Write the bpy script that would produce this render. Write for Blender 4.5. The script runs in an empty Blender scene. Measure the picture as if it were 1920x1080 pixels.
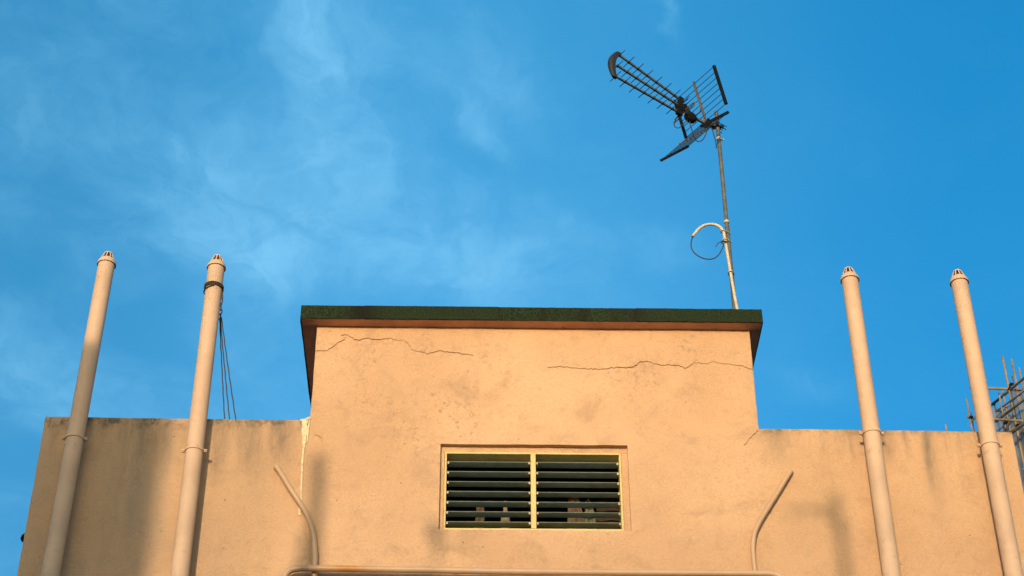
import bpy, math, random
from mathutils import Vector, Matrix, noise

random.seed(11)
sc = bpy.context.scene
col = sc.collection
R = math.radians

# ------------------------------------------------------------------ camera
cam_data = bpy.data.cameras.new('camera')
cam_data.sensor_width = 36.0
cam_data.lens = 3450.0 / 1920.0 * 36.0
cam_data.clip_start = 0.1
cam_data.clip_end = 5000.0
cam = bpy.data.objects.new('camera', cam_data)
col.objects.link(cam)
right = Vector((0.999814, -0.019147, -0.002251))
down = Vector((0.009744, 0.602637, -0.797956))
fwd = Vector((0.016635, 0.797786, 0.602711))
m3 = Matrix((right, -down, -fwd)).transposed()
cam.matrix_world = Matrix.Translation((0, -9.6, 1.6)) @ m3.to_4x4()
sc.camera = cam

# ------------------------------------------------------------------ light
SUN_EL, SUN_AZ = R(6.5), R(11.5)        # low sun behind the camera, from the left
travel = Vector((math.cos(SUN_EL) * math.sin(SUN_AZ), math.cos(SUN_EL) * math.cos(SUN_AZ), -math.sin(SUN_EL)))
sun_data = bpy.data.lights.new('sun', 'SUN')
sun_data.energy = 2.0
sun_data.angle = R(0.53)
sun_data.color = (1.0, 0.77, 0.55)
sun = bpy.data.objects.new('sun', sun_data)
col.objects.link(sun)
sun.location = (-20, -60, 20)
sun.rotation_euler = travel.to_track_quat('-Z', 'Y').to_euler()

sc.view_settings.view_transform = 'Standard'
sc.view_settings.look = 'None'
sc.view_settings.exposure = 0.9
sc.view_settings.gamma = 1.0
sc.view_settings.use_curve_mapping = False


# ------------------------------------------------------------------ node helper
class NT:
    def __init__(self, tree):
        self.t = tree
        self.n = tree.nodes
        self.l = tree.links

    def node(self, kind, **kw):
        nd = self.n.new(kind)
        for k, v in kw.items():
            setattr(nd, k, v)
        return nd

    def put(self, sock, v):
        if isinstance(v, bpy.types.NodeSocket):
            self.l.new(v, sock)
        elif isinstance(v, (tuple, list)) and len(v) == 3 and sock.type == 'RGBA':
            sock.default_value = (*v, 1)
        else:
            sock.default_value = v

    def math(self, op, a, b=0.0, c=None, clamp=False):
        nd = self.node('ShaderNodeMath', operation=op)
        nd.use_clamp = clamp
        self.put(nd.inputs[0], a)
        self.put(nd.inputs[1], b)
        if c is not None:
            self.put(nd.inputs[2], c)
        return nd.outputs[0]

    def mix(self, f, a, b, mode='MIX'):
        nd = self.node('ShaderNodeMix', data_type='RGBA', blend_type=mode)
        nd.clamp_factor = True
        self.put(nd.inputs['Factor'], f)
        self.put(nd.inputs[6], a)
        self.put(nd.inputs[7], b)
        return nd.outputs[2]

    def ramp(self, v, lo, hi, a=0.0, b=1.0, smooth=True):
        nd = self.node('ShaderNodeMapRange')
        nd.interpolation_type = 'SMOOTHSTEP' if smooth else 'LINEAR'
        self.put(nd.inputs[0], v)
        for i, x in enumerate((lo, hi, a, b)):
            self.put(nd.inputs[i + 1], x)
        return nd.outputs[0]

    def noise(self, vec, scale, detail=4.0, rough=0.55, dist=0.0, stretch=None):
        if stretch:
            mp = self.node('ShaderNodeMapping')
            self.put(mp.inputs[0], vec)
            mp.inputs['Scale'].default_value = stretch
            vec = mp.outputs[0]
        nd = self.node('ShaderNodeTexNoise')
        self.put(nd.inputs['Vector'], vec)
        nd.inputs['Scale'].default_value = scale
        nd.inputs['Detail'].default_value = detail
        nd.inputs['Roughness'].default_value = rough
        nd.inputs['Distortion'].default_value = dist
        return nd.outputs['Fac']

    def sep(self, vec):
        nd = self.node('ShaderNodeSeparateXYZ')
        self.put(nd.inputs[0], vec)
        return nd.outputs

    def comb(self, x, y, z):
        nd = self.node('ShaderNodeCombineXYZ')
        for i, v in enumerate((x, y, z)):
            self.put(nd.inputs[i], v)
        return nd.outputs[0]

    def blob(self, u, v, cu, cv, su, sv, rot=0.0):
        """soft elliptical bump, 1 at its centre"""
        du = self.math('SUBTRACT', u, cu)
        dv = self.math('SUBTRACT', v, cv)
        c, s = math.cos(rot), math.sin(rot)
        a = self.math('ADD', self.math('MULTIPLY', du, c / su), self.math('MULTIPLY', dv, s / su))
        b = self.math('ADD', self.math('MULTIPLY', du, -s / sv), self.math('MULTIPLY', dv, c / sv))
        r2 = self.math('ADD', self.math('MULTIPLY', a, a), self.math('MULTIPLY', b, b))
        return self.math('POWER', 2.718, self.math('MULTIPLY', r2, -1.0))


# ------------------------------------------------------------------ sky
world = bpy.data.worlds.new('World')
sc.world = world
world.use_nodes = True
w = NT(world.node_tree)
w.n.clear()
SKY_STRENGTH = 0.15
out = w.node('ShaderNodeOutputWorld')
bg = w.node('ShaderNodeBackground')
bg.inputs['Strength'].default_value = SKY_STRENGTH
w.l.new(bg.outputs[0], out.inputs[0])
sky = w.node('ShaderNodeTexSky', sky_type='NISHITA')
sky.sun_disc = False
sky.sun_elevation = SUN_EL
sky.sun_rotation = math.pi + SUN_AZ
sky.air_density = 1.0
sky.dust_density = 1.2
sky.ozone_density = 1.5
tc = w.node('ShaderNodeTexCoord')
d = tc.outputs['Generated']
dx, dy, dz = w.sep(d)
zz = w.math('MAXIMUM', dz, 0.03)
u = w.math('DIVIDE', dx, zz)            # position on a flat cloud layer overhead
v = w.math('DIVIDE', dy, zz)
uv = w.comb(u, v, 0.0)
# deep evening blue away from the sun, a little paler to the left and towards the horizon
K = 1.0 / SKY_STRENGTH / 2 ** 0.9
lft = w.ramp(dx, -0.26, -0.02)
rgt = w.ramp(dx, 0.02, 0.27)
base = w.mix(lft, (0.042 * K, 0.285 * K, 0.575 * K), (0.062 * K, 0.368 * K, 0.735 * K))
base = w.mix(rgt, base, (0.020 * K, 0.287 * K, 0.655 * K))
up = w.ramp(dz, 0.50, 0.72, 0.0, 1.0, False)
blue = w.mix(1.0, base, w.mix(up, (1.30, 1.16, 1.13), (0.66, 0.88, 0.90)), 'MULTIPLY')
# thin high cloud: wispy noise gathered into a few drifts
w1 = w.math('SUBTRACT', w.noise(uv, 7.0, 5, 0.55), 0.5)
w2 = w.math('SUBTRACT', w.noise(uv, 6.3, 5, 0.55, 0.0, (1.0, 1.0, 1.0)), 0.5)
sh = w.node('ShaderNodeVectorMath', operation='ADD')
w.put(sh.inputs[0], uv)
sh.inputs[1].default_value = (5.3, 2.7, 0.0)
w2 = w.math('SUBTRACT', w.noise(sh.outputs[0], 7.0, 5, 0.55), 0.5)
uu = w.math('ADD', u, w.math('MULTIPLY', w1, 0.14))
vv = w.math('ADD', v, w.math('MULTIPLY', w2, 0.16))
uw = w.comb(uu, vv, 0.0)
wisp = w.noise(uw, 9.0, 10, 0.66, 0.6, (1.0, 0.8, 1.0))
fibre = w.noise(uw, 26.0, 7, 0.65, 0.8, (1.0, 0.45, 1.0))
soft = w.noise(sh.outputs[0], 4.5, 5, 0.55, 0.4)
CLOUDS = [      # drifts on the cloud layer: u, v, half sizes, turn, weight
    (-.120, 1.00, .060, .100, 0, .45), (-.11, 1.14, .085, .110, 0, .25), (-.04, 1.03, .090, .060, .3, .35), (-.13, 1.27, .12, .08, 0, .35), (-.128, .980, .036, .040, 0, 1.1), (-.131, 1.035, .028, .045, 0, 1.1), (-.152, 1.00, .035, .040, 0, .50), (-.122, 1.10, .036, .070, .2, .60), (-.105, 1.17, .050, .070, .2, .35),
    (-.160, 1.20, .060, .060, 0, .50), (-.204, 1.258, .046, .055, 0, 1.55), (-.205, 1.28, .042, .050, 0, .80), (-.25, 1.17, .032, .040, 0, .60), (-.215, 1.41, .040, .060, 0, .50),
    (-.002, 1.10, .018, .045, -.7, .65), (.030, 1.06, .018, .035, -.9, .45), (.015, 1.27, .070, .050, 0, .75), (-.02, 1.30, .080, .050, 0, .70), (.055, 1.235, .030, .040, 0, .45),
    (-.06, 1.22, .060, .060, 0, .50), (-.435, 1.42, .050, .050, 0, .65), (-.44, 1.50, .060, .055, 0, .65), (-.39, 1.11, .05, .05, 0, .35), (-.28, 1.14, .09, .06, 0, .35),
    (.139, .985, .007, .024, -.4, .50), (.32, 1.47, .050, .030, .6, .28), (.157, 1.26, .040, .022, 0, .30)]
tot = None
for (cu, cv, su, sv, ro, wt) in CLOUDS:
    b = w.math('MULTIPLY', w.blob(uu, vv, cu, cv, su, sv, ro), wt)
    tot = b if tot is None else w.math('ADD', tot, b)
veil = w.math('MULTIPLY', w.ramp(soft, 0.36, 0.70, 0.0, 0.40), w.ramp(dx, 0.14, -0.06, 0.10, 1.0))
tex = w.math('MULTIPLY', w.ramp(wisp, 0.28, 0.72, 0.35, 1.20), w.ramp(fibre, 0.30, 0.70, 0.70, 1.25))
dens = w.math('MULTIPLY', w.math('ADD', w.math('MULTIPLY', tot, 0.72), veil), tex)
dens = w.math('SUBTRACT', 1.0, w.math('POWER', 2.718, w.math('MULTIPLY', dens, -0.80)))        # thin cloud never quite closes
blue = w.mix(dens, blue, (0.235 * K, 0.640 * K, 0.980 * K))
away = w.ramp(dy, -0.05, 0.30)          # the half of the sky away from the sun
solar = w.mix(1.0, sky.outputs[0], (1.20, 1.32, 1.42), 'MULTIPLY')     # gain added to the sunward half to lift the shaded wall
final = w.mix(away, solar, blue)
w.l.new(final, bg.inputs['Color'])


# ------------------------------------------------------------------ materials
def material(name):
    m = bpy.data.materials.new(name)
    m.use_nodes = True
    t = NT(m.node_tree)
    bsdf = t.n['Principled BSDF']
    return m, t, bsdf


def bump(t, bsdf, height, strength, dist):
    b = t.node('ShaderNodeBump')
    b.inputs['Strength'].default_value = strength
    b.inputs['Distance'].default_value = dist
    t.put(b.inputs['Height'], height)
    t.l.new(b.outputs[0], bsdf.inputs['Normal'])


def simple(name, colr, rough=0.6, metal=0.0, vary=0.18, scale=8.0, bmp=0.0, spec=0.4, bscale=90.0, dirt=None):
    m, t, b = material(name)
    o = t.node('ShaderNodeTexCoord').outputs['Object']
    n = t.noise(o, scale, 5, 0.6)
    dark = tuple(c * (1 - vary) for c in colr)
    lite = tuple(min(1, c * (1 + vary)) for c in colr)
    c = t.mix(t.ramp(n, 0.3, 0.7), dark, lite)
    if dirt:
        n2 = t.noise(o, scale * 2.7, 6, 0.65)
        c = t.mix(t.ramp(n2, 0.56, 0.72, 0, 0.7), c, dirt)
    t.put(b.inputs['Base Color'], c)
    b.inputs['Roughness'].default_value = rough
    b.inputs['Metallic'].default_value = metal
    b.inputs['Specular IOR Level'].default_value = spec
    if bmp:
        bump(t, b, t.noise(o, bscale, 4, 0.6), bmp, 0.004)
    return m


def plaster():
    m, t, b = material('peach_plaster')
    o = t.node('ShaderNodeTexCoord').outputs['Object']
    x, y, z = t.sep(o)
    big = t.noise(o, 1.1, 5, 0.55, 0.4)
    mid = t.noise(o, 4.5, 6, 0.62, 0.6)
    fine = t.noise(o, 38, 5, 0.7)
    c = t.mix(t.ramp(big, 0.32, 0.68), (0.502, 0.308, 0.166), (0.588, 0.370, 0.205))
    c = t.mix(t.ramp(mid, 0.49, 0.72, 0, 0.58), c, (0.374, 0.240, 0.136))
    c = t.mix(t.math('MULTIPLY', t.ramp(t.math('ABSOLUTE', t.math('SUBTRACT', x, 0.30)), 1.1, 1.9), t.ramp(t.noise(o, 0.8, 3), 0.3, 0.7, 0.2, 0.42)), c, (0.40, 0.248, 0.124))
    # trowel grime: patches of small dark scuffs
    scuff = t.math('MULTIPLY', t.ramp(t.noise(o, 2.3, 4, 0.6), 0.40, 0.62), t.ramp(t.noise(o, 26, 6, 0.75, 0.8), 0.50, 0.68))
    region = t.ramp(t.math('ADD', t.blob(x, z, -0.35, 8.25, 0.75, 0.30), t.math('ADD', t.blob(x, z, -0.2, 7.72, 0.5, 0.2), t.blob(x, z, 1.35, 8.25, 0.5, 0.25))), 0.0, 0.8, 0.32, 1.0)
    c = t.mix(t.math('MULTIPLY', t.math('MULTIPLY', scuff, region), 0.95), c, (0.255, 0.167, 0.100))
    c = t.mix(t.ramp(fine, 0.56, 0.78, 0, 0.50), c, (0.306, 0.206, 0.130))
    grain = t.mix(t.ramp(t.noise(o, 75, 4, 0.75), 0.32, 0.70), (0.88, 0.87, 0.85), (1.06, 1.06, 1.06))
    c = t.mix(t.ramp(t.noise(o, 3.1, 4, 0.6), 0.34, 0.66, 0.35, 1.0), c, grain, 'MULTIPLY')
    # pits
    vor = t.node('ShaderNodeTexVoronoi')
    t.put(vor.inputs['Vector'], o)
    vor.inputs['Scale'].default_value = 16
    pit = t.math('MULTIPLY', t.ramp(vor.outputs['Distance'], 0.03, 0.10, 1, 0), t.ramp(t.noise(o, 5.5, 3), 0.55, 0.62))
    c = t.mix(t.math('MULTIPLY', pit, 0.8), c, (0.136, 0.088, 0.059))
    # rain streaks under the parapet tops: (x, half width, length, strength)
    wob = t.math('ADD', x, t.math('MULTIPLY', t.math('SUBTRACT', t.noise(o, 3.0, 4, 0.6, 0, (1, 1, 0.6)), 0.5), 0.10))
    streak = None
    for (sx, sw, ln, st) in [(-2.30, .05, .35, .35), (-2.08, .055, 1.0, .85), (-1.93, .05, .42, .65), (-2.20, .10, 1.3, .35), (-1.60, .06, .55, .55),
                             (-1.41, .08, .50, .60), (-1.22, .10, .40, .65), (-1.33, .14, .9, .28), (1.83, .09, .30, .50), (2.50, .06, .30, .65),
                             (2.63, .022, .24, .55), (2.765, .030, .55, .95), (2.78, .05, .8, .30), (2.25, .12, .25, .35), (3.05, .10, .2, .3)]:
        dxx = t.math('DIVIDE', t.math('SUBTRACT', wob, sx), sw)
        g = t.math('POWER', 2.718, t.math('MULTIPLY', t.math('MULTIPLY', dxx, dxx), -1.0))
        fall = t.ramp(z, 7.80 - ln * 1.25, 7.80 - ln * 0.2, 0.0, min(1.0, st * 1.3))
        s = t.math('MULTIPLY', g, fall)
        streak = s if streak is None else t.math('MAXIMUM', streak, s)
    streak = t.math('MULTIPLY', streak, t.ramp(t.noise(o, 14, 6, 0.7, 0, (1.6, 1, 0.5)), 0.25, 0.62, 0.30, 1.0))
    c = t.mix(t.math('MULTIPLY', streak, 0.85), c, (0.150, 0.120, 0.082))
    grey = t.math('MULTIPLY', t.ramp(x, -1.25, -1.75), t.ramp(t.noise(o, 1.7, 5, 0.6, 0.3, (1.4, 1.0, 0.6)), 0.36, 0.66, 0.12, 0.55))
    c = t.mix(grey, c, (0.335, 0.245, 0.155))
    # fine dirty runs from the same tops
    low = t.ramp(t.math('ABSOLUTE', t.math('SUBTRACT', x, 0.337)), 1.40, 1.46)
    runs = t.ramp(t.noise(o, 1.0, 5, 0.65, 0.0, (10.0, 1.0, 1.1)), 0.50, 0.78)
    runs = t.math('MULTIPLY', t.math('MULTIPLY', runs, low), t.ramp(t.math('ADD', z, t.math('MULTIPLY', t.noise(o, 1.0, 3, 0.6, 0.0, (6.0, 1.0, 0.1)), 0.7)), 7.55, 8.15))
    c = t.mix(t.math('MULTIPLY', runs, 0.72), c, (0.165, 0.120, 0.075))
    # black algae along the very top of the low parapets
    edge = t.math('MULTIPLY', t.ramp(z, 7.715, 7.80, 0, 1), t.ramp(t.math('ABSOLUTE', t.math('SUBTRACT', x, 0.337)), 1.385, 1.40))
    edge = t.math('MULTIPLY', edge, t.ramp(t.noise(o, 9, 6, 0.7), 0.42, 0.64))
    c = t.mix(t.math('MULTIPLY', edge, 0.9), c, (0.085, 0.073, 0.053))
    t.put(b.inputs['Base Color'], c)
    b.inputs['Roughness'].default_value = 0.88
    b.inputs['Specular IOR Level'].default_value = 0.15
    h = t.math('ADD', t.math('MULTIPLY', t.noise(o, 55, 6, 0.65), 0.5), t.math('MULTIPLY', t.noise(o, 13, 5, 0.6, 0.6), 1.0))
    h = t.math('ADD', h, t.math('MULTIPLY', pit, -0.4))
    bump(t, b, h, 0.85, 0.014)
    return m


def felt():
    m, t, b = material('green_mineral_felt')
    o = t.node('ShaderNodeTexCoord').outputs['Object']
    g = t.noise(o, 120, 3, 0.85)
    c = t.mix(t.ramp(g, 0.35, 0.68), (0.004, 0.008, 0.003), (0.034, 0.050, 0.022))
    c = t.mix(t.ramp(t.noise(o, 2.2, 4, 0.6, 0, (1, 1, .3)), 0.52, 0.68, 0, 0.75), c, (0.012, 0.011, 0.006))
    x, y, z = t.sep(o)
    worn = t.math('ADD', t.blob(x, z, -0.76, 8.57, 0.10, 0.2), t.math('MULTIPLY', t.blob(x, z, 0.99, 8.57, 0.05, 0.2), 0.5))
    c = t.mix(t.math('MULTIPLY', worn, 0.8), c, (0.012, 0.009, 0.006))
    t.put(b.inputs['Base Color'], c)
    b.inputs['Roughness'].default_value = 0.95
    b.inputs['Specular IOR Level'].default_value = 0.1
    bump(t, b, g, 0.8, 0.006)
    return m


def net_mat():
    m, t, b = material('blue_grey_net')
    o = t.node('ShaderNodeTexCoord').outputs['Object']
    n = t.noise(o, 1.5, 5, 0.6, 0.5)
    t.put(b.inputs['Base Color'], t.mix(t.ramp(n, 0.3, 0.7), (0.085, 0.105, 0.12), (0.18, 0.205, 0.22)))
    b.inputs['Roughness'].default_value = 0.9
    t.put(b.inputs['Alpha'], t.ramp(n, 0.3, 0.7, 0.62, 0.86))
    return m


def rusty(name, base):
    m, t, b = material(name)
    o = t.node('ShaderNodeTexCoord').outputs['Object']
    x, y, z = t.sep(o)
    n = t.noise(o, 7, 6, 0.65)
    c = t.mix(t.ramp(n, 0.3, 0.7), tuple(k * .88 for k in base), base)
    rust = t.math('MULTIPLY', t.blob(x, z, -0.76, 6.75, 0.13, 0.25), t.ramp(t.noise(o, 24, 5, 0.6), 0.3, 0.6, 0.7, 1.0))
    c = t.mix(rust, c, (0.37, 0.165, 0.030))
    pale = t.blob(x, z, -0.01, 6.77, 0.025, 0.2)
    c = t.mix(t.math('MULTIPLY', pale, 0.6), c, (0.38, 0.32, 0.26))
    t.put(b.inputs['Base Color'], c)
    b.inputs['Roughness'].default_value = 0.5
    return m


M = dict(
    plaster=plaster(), felt=felt(), net=net_mat(),
    soffit=simple('painted_soffit', (0.56, 0.30, 0.19), 0.85, vary=0.15, scale=5, bmp=0.3, dirt=(0.2, 0.1, 0.06)),
    pipe=simple('cream_pipe_paint', (0.500, 0.338, 0.212), 0.6, vary=0.08, scale=3.5, bmp=0.05, bscale=9, spec=0.25, dirt=(0.40, 0.26, 0.15)),
    conduit=rusty('peach_conduit_paint', (0.485, 0.310, 0.168)),
    yellow=simple('yellow_window_paint', (0.58, 0.44, 0.155), 0.6, vary=0.08, scale=12, dirt=(0.34, 0.2, 0.06)),
    blade=simple('dark_louvre_blade', (0.330, 0.370, 0.290), 0.45, vary=0.15, scale=14, spec=0.5, dirt=(0.23, 0.21, 0.15)),
    clip=simple('blade_clip_metal', (0.36, 0.31, 0.19), 0.5, 0.2, vary=0.3, scale=60),
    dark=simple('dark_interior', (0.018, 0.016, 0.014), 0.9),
    steel=simple('dark_steel', (0.040, 0.038, 0.031), 0.5, 0.2, vary=0.3, scale=25),
    boom=simple('weathered_aluminium', (0.125, 0.115, 0.088), 0.5, 0.3, vary=0.25, scale=30),
    black=simple('black_plastic', (0.006, 0.0055, 0.005), 0.7, vary=0.2, spec=0.15),
    grey=simple('grey_weathered_plastic', (0.014, 0.013, 0.012), 0.65, vary=0.2, scale=20),
    mast=simple('galvanised_mast', (0.105, 0.105, 0.085), 0.55, 0.25, vary=0.25, scale=18, dirt=(0.055, 0.045, 0.03)),
    cream=simple('cream_plastic', (0.50, 0.41, 0.265), 0.55, vary=0.12, scale=20),
    rope=simple('brown_rope', (0.060, 0.046, 0.028), 0.9, vary=0.4, scale=120, bmp=0.6, bscale=300),
    line=simple('dark_line', (0.03, 0.025, 0.02), 0.8, vary=0.3, scale=60),
    crack=simple('crack_shadow', (0.300, 0.186, 0.100), 0.95, vary=0.3, scale=30),
    sealant=simple('cream_sealant', (0.56, 0.47, 0.27), 0.7, vary=0.2, scale=40, dirt=(0.36, 0.26, 0.14)),
    drip=simple('pale_lime_drip', (0.34, 0.31, 0.21), 0.8, vary=0.3, scale=60),
    bamboo=simple('bamboo_cane', (0.20, 0.140, 0.068), 0.7, vary=0.35, scale=3),
    bamboo_old=simple('old_bamboo_cane', (0.075, 0.060, 0.040), 0.8, vary=0.35, scale=3),
    concrete=simple('grey_concrete', (0.30, 0.28, 0.25), 0.9, vary=0.2, scale=1.5, bmp=0.3),
    asphalt=simple('lane_asphalt', (0.055, 0.053, 0.05), 0.92, vary=0.25, scale=3, bmp=0.5),
    render=simple('opposite_render', (0.42, 0.37, 0.31), 0.9, vary=0.12, scale=1.2, bmp=0.3),
    cloth_cream=simple('cream_cloth', (0.20, 0.165, 0.11), 0.9, vary=0.3),
    cloth_tan=simple('tan_cloth', (0.10, 0.070, 0.038), 0.9, vary=0.3),
    cloth_green=simple('pale_green_cloth', (0.125, 0.145, 0.080), 0.9, vary=0.3),
    cloth_brown=simple('brown_cloth', (0.05, 0.030, 0.016), 0.9, vary=0.3),
    red=simple('red_plastic', (0.30, 0.015, 0.015), 0.5),
)


# ------------------------------------------------------------------ mesh builder
class MB:
    def __init__(self):
        self.v, self.f = [], []

    def add(self, verts, faces):
        o = len(self.v)
        self.v += [tuple(p) for p in verts]
        self.f += [tuple(i + o for i in f) for f in faces]

    def box(self, a, b):
        (x0, y0, z0), (x1, y1, z1) = a, b
        self.add([(x0, y0, z0), (x1, y0, z0), (x1, y1, z0), (x0, y1, z0), (x0, y0, z1), (x1, y0, z1), (x1, y1, z1), (x0, y1, z1)],
                 [(0, 3, 2, 1), (4, 5, 6, 7), (0, 1, 5, 4), (1, 2, 6, 5), (2, 3, 7, 6), (3, 0, 4, 7)])
        return self

    def bar(self, p, q, a, b, up=(0, 0, 1)):
        """rectangular bar from p to q, a wide (sideways) and b tall (along up)"""
        p, q, up = Vector(p), Vector(q), Vector(up)
        d = (q - p).normalized()
        s = d.cross(up)
        s = s.normalized() if s.length > 1e-5 else Vector((1, 0, 0))
        n = s.cross(d).normalized()
        vs = []
        for c in (p, q):
            for i, j in ((-1, -1), (1, -1), (1, 1), (-1, 1)):
                vs.append(c + s * (i * a / 2) + n * (j * b / 2))
        self.add(vs, [(0, 1, 2, 3), (7, 6, 5, 4), (0, 4, 5, 1), (1, 5, 6, 2), (2, 6, 7, 3), (3, 7, 4, 0)])
        return self

    def tube(self, pts, r, n=10, cap=True, closed=False):
        pts = [Vector(p) for p in pts]
        rr = r if isinstance(r, (list, tuple)) else [r] * len(pts)
        k = len(pts)
        prev = None
        o = len(self.v)
        for i, p in enumerate(pts):
            if closed:
                t = pts[(i + 1) % k] - pts[(i - 1) % k]
            else:
                t = pts[min(i + 1, k - 1)] - pts[max(i - 1, 0)]
            t.normalize()
            if prev is None:
                ref = Vector((0, 0, 1)) if abs(t.z) < 0.9 else Vector((0, 1, 0))
                a = t.cross(ref).normalized()
            else:
                a = (prev - t * prev.dot(t)).normalized()
            prev = a
            b = t.cross(a)
            for j in range(n):
                g = 2 * math.pi * j / n
                self.v.append(tuple(p + a * (math.cos(g) * rr[i]) + b * (math.sin(g) * rr[i])))
        seg = k if closed else k - 1
        for i in range(seg):
            i2 = (i + 1) % k
            for j in range(n):
                j2 = (j + 1) % n
                self.f.append((o + i * n + j, o + i * n + j2, o + i2 * n + j2, o + i2 * n + j))
        if cap and not closed:
            self.f.append(tuple(o + j for j in range(n))[::-1])
            self.f.append(tuple(o + (k - 1) * n + j for j in range(n)))
        return self

    def lathe(self, prof, c=(0, 0, 0), n=32, cap=True):
        o = len(self.v)
        for (r, z) in prof:
            for j in range(n):
                g = 2 * math.pi * j / n
                self.v.append((c[0] + r * math.cos(g), c[1] + r * math.sin(g), c[2] + z))
        for i in range(len(prof) - 1):
            for j in range(n):
                j2 = (j + 1) % n
                self.f.append((o + i * n + j, o + i * n + j2, o + (i + 1) * n + j2, o + (i + 1) * n + j))
        if cap:
            self.f.append(tuple(o + j for j in range(n))[::-1])
            self.f.append(tuple(o + (len(prof) - 1) * n + j for j in range(n)))
        return self

    def build(self, name, mat, parent=None, smooth=False, bevel=0.0):
        me = bpy.data.meshes.new(name)
        me.from_pydata(self.v, [], self.f)
        me.update()
        me.materials.append(mat)
        if smooth:
            for p in me.polygons:
                p.use_smooth = True
            try:
                me.set_sharp_from_angle(angle=R(38))
            except Exception:
                pass
        ob = bpy.data.objects.new(name, me)
        col.objects.link(ob)
        if parent:
            ob.parent = parent
        if bevel:
            bv = ob.modifiers.new('bevel', 'BEVEL')
            bv.width = bevel
            bv.segments = 2
            bv.limit_method = 'ANGLE'
        return ob


def spline(pts, per=8):
    """Catmull-Rom through the points"""
    P = [Vector(p) for p in pts]
    P = [P[0] * 2 - P[1]] + P + [P[-1] * 2 - P[-2]]
    o = []
    for i in range(1, len(P) - 2):
        for k in range(per):
            t = k / per
            a, b, c, d_ = P[i - 1], P[i], P[i + 1], P[i + 2]
            o.append(0.5 * ((2 * b) + (c - a) * t + (2 * a - 5 * b + 4 * c - d_) * t * t + (3 * b - a - 3 * c + d_) * t ** 3))
    o.append(P[-2])
    return o


def tag(o, label=None, cat=None, group=None, kind=None):
    if label:
        o['label'] = label
    if cat:
        o['category'] = cat
    if group:
        o['group'] = group
    if kind:
        o['kind'] = kind
    return o


def empty(name, loc, label, cat, group=None):
    o = bpy.data.objects.new(name, None)
    o.empty_display_size = 0.2
    o.location = loc
    col.objects.link(o)
    o.matrix_parent_inverse = Matrix.Identity(4)
    return tag(o, label, cat, group)


# ------------------------------------------------------------------ ground
g = MB()
g.add([(-1500, -1500, 0), (1500, -1500, 0), (1500, 1500, 0), (-1500, 1500, 0)], [(0, 1, 2, 3)])
tag(g.build('ground', M['asphalt']), kind='structure')

# ------------------------------------------------------------------ the peach building
XL, XR = -2.683, 3.303          # outer edges of the low walls
BL, BR = -1.052, 1.728          # stair block edges
ZS = 8.528                      # soffit height
WX0, WX1, WZ0, WZ1 = -0.241, 0.908, 7.048, 7.648
TH = 0.15


def low_top(x):
    return 7.822 - 0.012 * (x - XL) / (BL - XL) if x < 0 else 7.778 - 0.010 * (x - BR) / (XR - BR)


bld = empty('building', (0, 0, 0), 'peach rendered building with stepped top, louvred window and green felt roof edge', 'building')


def breaks(fixed, step):
    o = []
    for a, b in zip(fixed[:-1], fixed[1:]):
        n = max(1, round((b - a) / step))
        o += [a + (b - a) * k / n for k in range(n)]
    return o + [fixed[-1]]


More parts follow.
